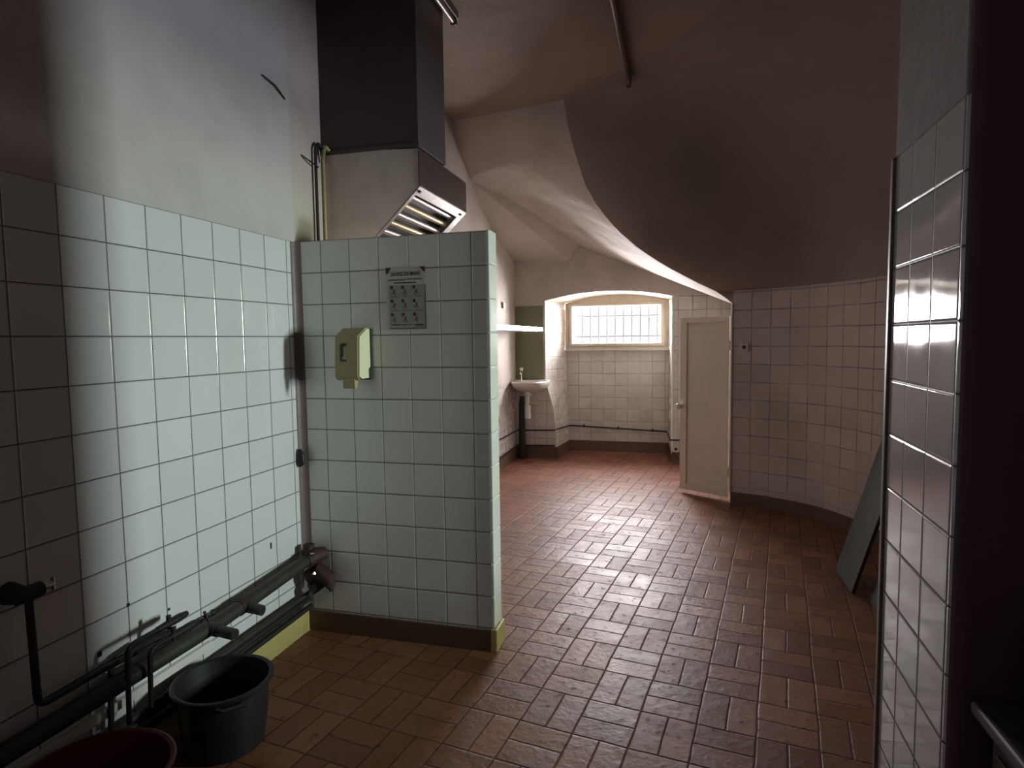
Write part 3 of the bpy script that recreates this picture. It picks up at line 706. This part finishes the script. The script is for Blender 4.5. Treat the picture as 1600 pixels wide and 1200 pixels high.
for r_ in range(3):
    for c_ in range(3): ink('caption', 'ink_grey', (-1.276+c_*.056, -1.276+c_*.056+.042, 1.628-r_*.064, 1.6315-r_*.064))
for r_ in range(3):
    for c_ in range(3):
        cx, cz = -1.272 + c_*.055, 1.672 - r_*.062
        ink('number_dot', 'ink_red', tuple((cx+.0078*math.cos(a), cz+.0078*math.sin(a)) for a in [2*math.pi*k/12 for k in range(12)]))
for r_ in range(3):
    for c_ in range(3):
        m = MB(); cx, cz = -1.262 + c_*.055, 1.652 - r_*.062; a = random.uniform(-.9, .9)
        for s_ in (-1, 1):
            an = a*.4 + s_*.55 + math.pi/2; dx, dz = math.cos(an)*.018, math.sin(an)*.018
            pq(m, [(cx-dx-.004, cz-dz), (cx-dx+.005, cz-dz), (cx+dx*.7+.003, cz+dz*.8), (cx+dx*.7-.002, cz+dz*.8)], .0019)
        m.build('hand_picture', 'skin', po)
# ------------------------------------------------------------------ pipework along the left wall
dp = thing('drain_pipe', (-1.70, 1.8, .35), 'thick dark drain pipe with two open stubs low along the left tiled wall', 'pipe')
m = MB().tube([(-1.70,-.6,.37),(-1.70,1.14,.362),(-1.70,1.9,.358),(-1.70,2.5,.392)], .030, 16); m.build('main_pipe', 'iron', dp, sm=True)
m = MB().tube([(-1.70,2.03,.365),(-1.70,2.10,  .368)], .033, 16); m.build('coupling', 'rust', dp, sm=True)
for y, x1 in ((2.065,-1.605),(1.865,-1.57)):
    m = MB(); x0 = -1.70
    m.tube([(x0,y,.362),(x1,y-.012,.357),(x1+.001,y-.012,.357),(x1+.001,y-.012,.357),(x1-.03,y-.010,.358)], [.021,.021,.021,.016,.015], 16)
    m.tube([(x0,y,.362),(x0+.05,y-.004,.361)], .025, 16); m.build('stub', 'iron', dp, sm=True)
    m = MB().tube([(x1-.001,y-.012,.357),(x1+.002,y-.012,.357)], .0155, 14); m.build('stub_hole', 'iron_black', dp)
for k, (x, z, label) in enumerate(((-1.735,.205,'upper of the three thin dark pipes just above the ochre baseboard'), (-1.742,.172,'middle of the three thin dark pipes just above the ochre baseboard'), (-1.735,.135,'lowest of the three thin dark pipes, resting along the ochre baseboard top'))):
    m = MB().tube([(x,.2,z-.02),(x,1.6,z-.01),(x,2.58,z)], .013, 10); tag(m.build('pipe', 'iron_black' if k else 'iron', sm=True), label, 'pipe', 'thin pipes above the ochre baseboard')
m = MB().box((XL, 1.1, .235), (-1.757, 1.95, .265)); tag(m.build('wall_ledge', 'white', bevel=.003), 'narrow white ledge strip on the left wall below the thick drain pipe', 'ledge')
cp = thing('water_pipe', (-1.715, 1.25, .42), 'black water pipe dropping from a wall valve at the left edge then running right', 'pipe')
m = MB().tube(arcpath([(-1.71,1.235,.745),(-1.71,1.24,.43),(-1.715,1.45,.425),(-1.72,1.72,.405),(-1.72,1.80,.40)], .03), .0105, 10); m.build('tube', 'iron_black', cp, sm=True)
m = MB().tube([(-1.776,1.23,.75),(-1.70,1.23,.75)], [.032,.02], 12); m.tube([(-1.71,1.20,.755),(-1.71,1.27,.755)], .021, 12); m.build('wall_valve', 'iron_black', cp, sm=True)
m = MB().tube([(-1.71,1.27,.757),(-1.705,1.30,.757)], .011, 10); m.tube([(-1.705,1.30,.74),(-1.705,1.30,.775)], .006, 8); m.build('valve_tap', 'chrome', cp, sm=True)
def tap_pipe(y0, y1, yb, z, xoff, zb, label, tap):
    t = thing('water_pipe', (xoff, y0, z), label, 'pipe')
    m = MB().tube(arcpath([(xoff,y1,z),(xoff,y0,z),(xoff,y0-.008,zb)], .03), .008, 10); m.build('tube', 'iron_black', t, sm=True)
    m = MB().tube([(xoff,y1-.12,z),(xoff,y1-.05,z),(xoff,y1-.02,z),(xoff,y1+.01,z)], [.010,.014,.014,.009], 10)
    m.tube([(xoff,yb,z-.018),(xoff,yb,z+.028)], .008, 8); m.build('valve_body', 'iron_black', t, sm=True)
    if tap:
        m = MB().tube([(xoff,y1+.005,z+.006),(xoff+.02,y1+.05,z+.012)], .006, 8); m.tube([(xoff+.015,y1+.02,z+.03),(xoff+.025,y1+.03,z-.01)], .005, 8); m.tube([(xoff+.018,y1+.05,z+.012),(xoff+.024,y1+.06,z+.012)], .011, 10)
        m.build('tap_handle', 'iron_black', t, sm=True)
tap_pipe(1.494, 1.73, 1.66, .478, -1.672, .23, 'upper black water pipe bending down behind the red basin', False)
tap_pipe(1.557, 1.76, 1.655, .440, -1.650, .25, 'lower black water pipe with a cross tap, bending down beside the grey tub', True)
m = MB().tube(arcpath([(-1.748,1.60,.43),(-1.748,1.50,.42),(-1.748,1.485,.16)], .03), .009, 8); tag(m.build('water_pipe', 'iron', sm=True), 'thin grey pipe against the tiles, leftmost of the drops behind the red basin', 'pipe')
vl = thing('valve', (-1.66, 2.55, .3), 'cluster of rusty dark valves in the corner by the partition foot', 'valve')
m = MB().tube([(-1.70,2.50,.392),(-1.68,2.56,.40),(-1.66,2.60,.40)], [.036,.04,.03], 14); m.tube([(-1.715,2.55,.38),(-1.715,2.55,.455)], [.03,.026], 12); m.build('valve_body', 'rust', vl, sm=True)
m = MB().tube([(-1.715,2.54,.30),(-1.66,2.545,.325),(-1.615,2.55,.30),(-1.60,2.55,.25)], [.035,.045,.038,.018], 14); m.build('elbow', 'rust', vl, sm=True)
m = MB().tube([(-1.70,2.53,.24),(-1.66,2.56,.27)], [.03,.03], 12); m.build('joint', 'iron_black', vl, sm=True)
m = MB().tube([(-1.672,2.50,.425),(-1.655,2.505,.428)], [.008,.006], 10); m.build('bolt', 'chrome', vl, sm=True)
m = MB().tube([(-1.655,2.49,.338),(-1.645,2.485,.342)], [.007,.005], 10); m.build('bolt', 'chrome', vl, sm=True)
m = MB().tube([(-1.62,2.53,.28),(-1.585,2.53,.245)], .009, 8); m.build('lever', 'iron_black', vl, sm=True)
m = MB().tube([(-1.765,2.575,.83),(-1.75,2.575,.85),(-1.75,2.575,.89),(-1.765,2.575,.91)], [.008,.016,.014,.008], 10); tag(m.build('wall_hook', 'iron_black', sm=True), 'small black fitting in the corner halfway down the partition edge', 'hook')
for (y, z, s, lab) in ((1.615,.555,.009,'round'), (1.80,.50,.007,''), (1.50,.515,.011,'')):
    pass
for y, z, ln, lab in ((1.60,.558,.010,'black drilled hole at a tile joint above the taps, left one'), (1.766,.47,.008,'tiny black drilled hole just above the tap cluster'), (1.487,.445,.014,'black chipped spot above the bent pipe at far left'), (2.349,.513,.008,'thin black slot mark in the tiles right of the taps')):
    m = MB(); m.box((XL, y-ln*.5, z-ln*(2.0 if 'slot' in lab else .6)), (XL+.003, y+ln*.5, z+ln*(1.5 if 'slot' in lab else .6)))
    tag(m.build('wall_plug', 'black', bevel=.001), lab, 'wall plug', 'holes and marks in the left tiles')
# ------------------------------------------------------------------ tubs
def tub(name, cx, cy, r, rb, h, mat, label, cat, handle=False):
    t = thing(name, (cx, cy, 0), label, cat); m = MB(); n = 40
    prof = [(0,.004),(rb-.01,.0),(rb,.008),(rb+(r-rb)*.5,h*.5),(r-.012,h-.025),(r-.002,h-.022),(r+.006,h-.012),(r+.006,h-.003),(r,h),(r-.010,h-.004),(rb+(r-rb)*.5-.008,h*.5),(rb-.008,.016),(0,.012)]
    rows = [[(cx+a*math.cos(2*math.pi*k/n), cy+a*math.sin(2*math.pi*k/n), z) for k in range(n+1)] for a, z in prof]
    m.grid(rows); m.build('shell', mat, t, sm=True)
    if handle:
        for sgn, an in ((1, math.radians(-40)), (1, math.radians(140))):
            c0 = Vector((cx + (r+.004)*math.cos(an), cy + (r+.004)*math.sin(an), h-.02)); o_ = Vector((math.cos(an), math.sin(an), 0)); q = Vector((-o_.y, o_.x, 0))
            MB().tube([c0 + q*.05, c0 + q*.035 + o_*.022, c0 - q*.035 + o_*.022, c0 - q*.05], .007, 8).build('grip', mat, t, sm=True)
    return t
tub('tub', -1.555, 1.765, .163, .13, .245, 'bucket', 'round dark grey plastic tub on the floor under the drain stubs', 'tub', True)
tub('basin', -1.54, 1.25, .195, .15, .26, 'red', 'round dark red plastic basin at the bottom left, beside the grey tub', 'basin')
# ------------------------------------------------------------------ boards leaning on the right
def board(x0, y0, y1, x1, z1, label):
    m = MB(); a = Vector((x0,0,0)); b = Vector((x1,0,z1)); d = (b-a).normalized(); n_ = Vector((-d.z,0,d.x))*.018
    P = []
    for q, dz in ((a, 0), (b, 0)):
        for y in (y0, y1): P += [(q.x, y, q.z+.012), (q.x-n_.x, y, q.z-n_.z+.012)]
    i = len(m.v); m.v += P
    for q in ((0,1,3,2),(4,6,7,5),(0,4,5,1),(2,3,7,6),(0,2,6,4),(1,5,7,3)): m.f.append([i+k for k in q]); m.uv.append([(0,0)]*4); m.mi.append(0)
    tag(m.build('board', 'plank', bevel=.002), label, 'board', 'boards leaning on the curved wall')
board(.925, 3.66, 4.02, 1.40, 1.66, 'dark board leaning on the curved wall, farther of the two')
board(.99, 3.36, 3.58, 1.40, 1.40, 'dark board leaning on the curved wall, nearer one beside the pier')
# ------------------------------------------------------------------ dark cabinet at the lower right edge
cb = thing('cabinet', (.9, 1.2, 0), 'dark low cabinet barely visible at the lower right edge', 'cabinet')
m = MB().box((.60, 1.06, .0), (1.2, 1.36, .66)); m.build('cabinet_body', 'cabinet', cb, bevel=.006)
m = MB().box((.575, 1.04, .66), (1.22, 1.40, .69)); m.build('cabinet_top', 'cabinet', cb, bevel=.01, seg=3)
m = MB().box((.594, 1.09, .05), (.601, 1.33, .62)); dr = m.build('cabinet_door', 'cabinet', cb, bevel=.003)
m = MB().tube([(.594,1.12,.36),(.575,1.12,.36)], .012, 12); m.build('knob', 'lip', dr, sm=True)
m = MB().box((.66, 1.20, .692), (.9, 1.38, .86)); tag(m.build('metal_box', 'cabinet', bevel=.02, seg=3), 'dark rounded box on top of the low cabinet at the right edge', 'box')
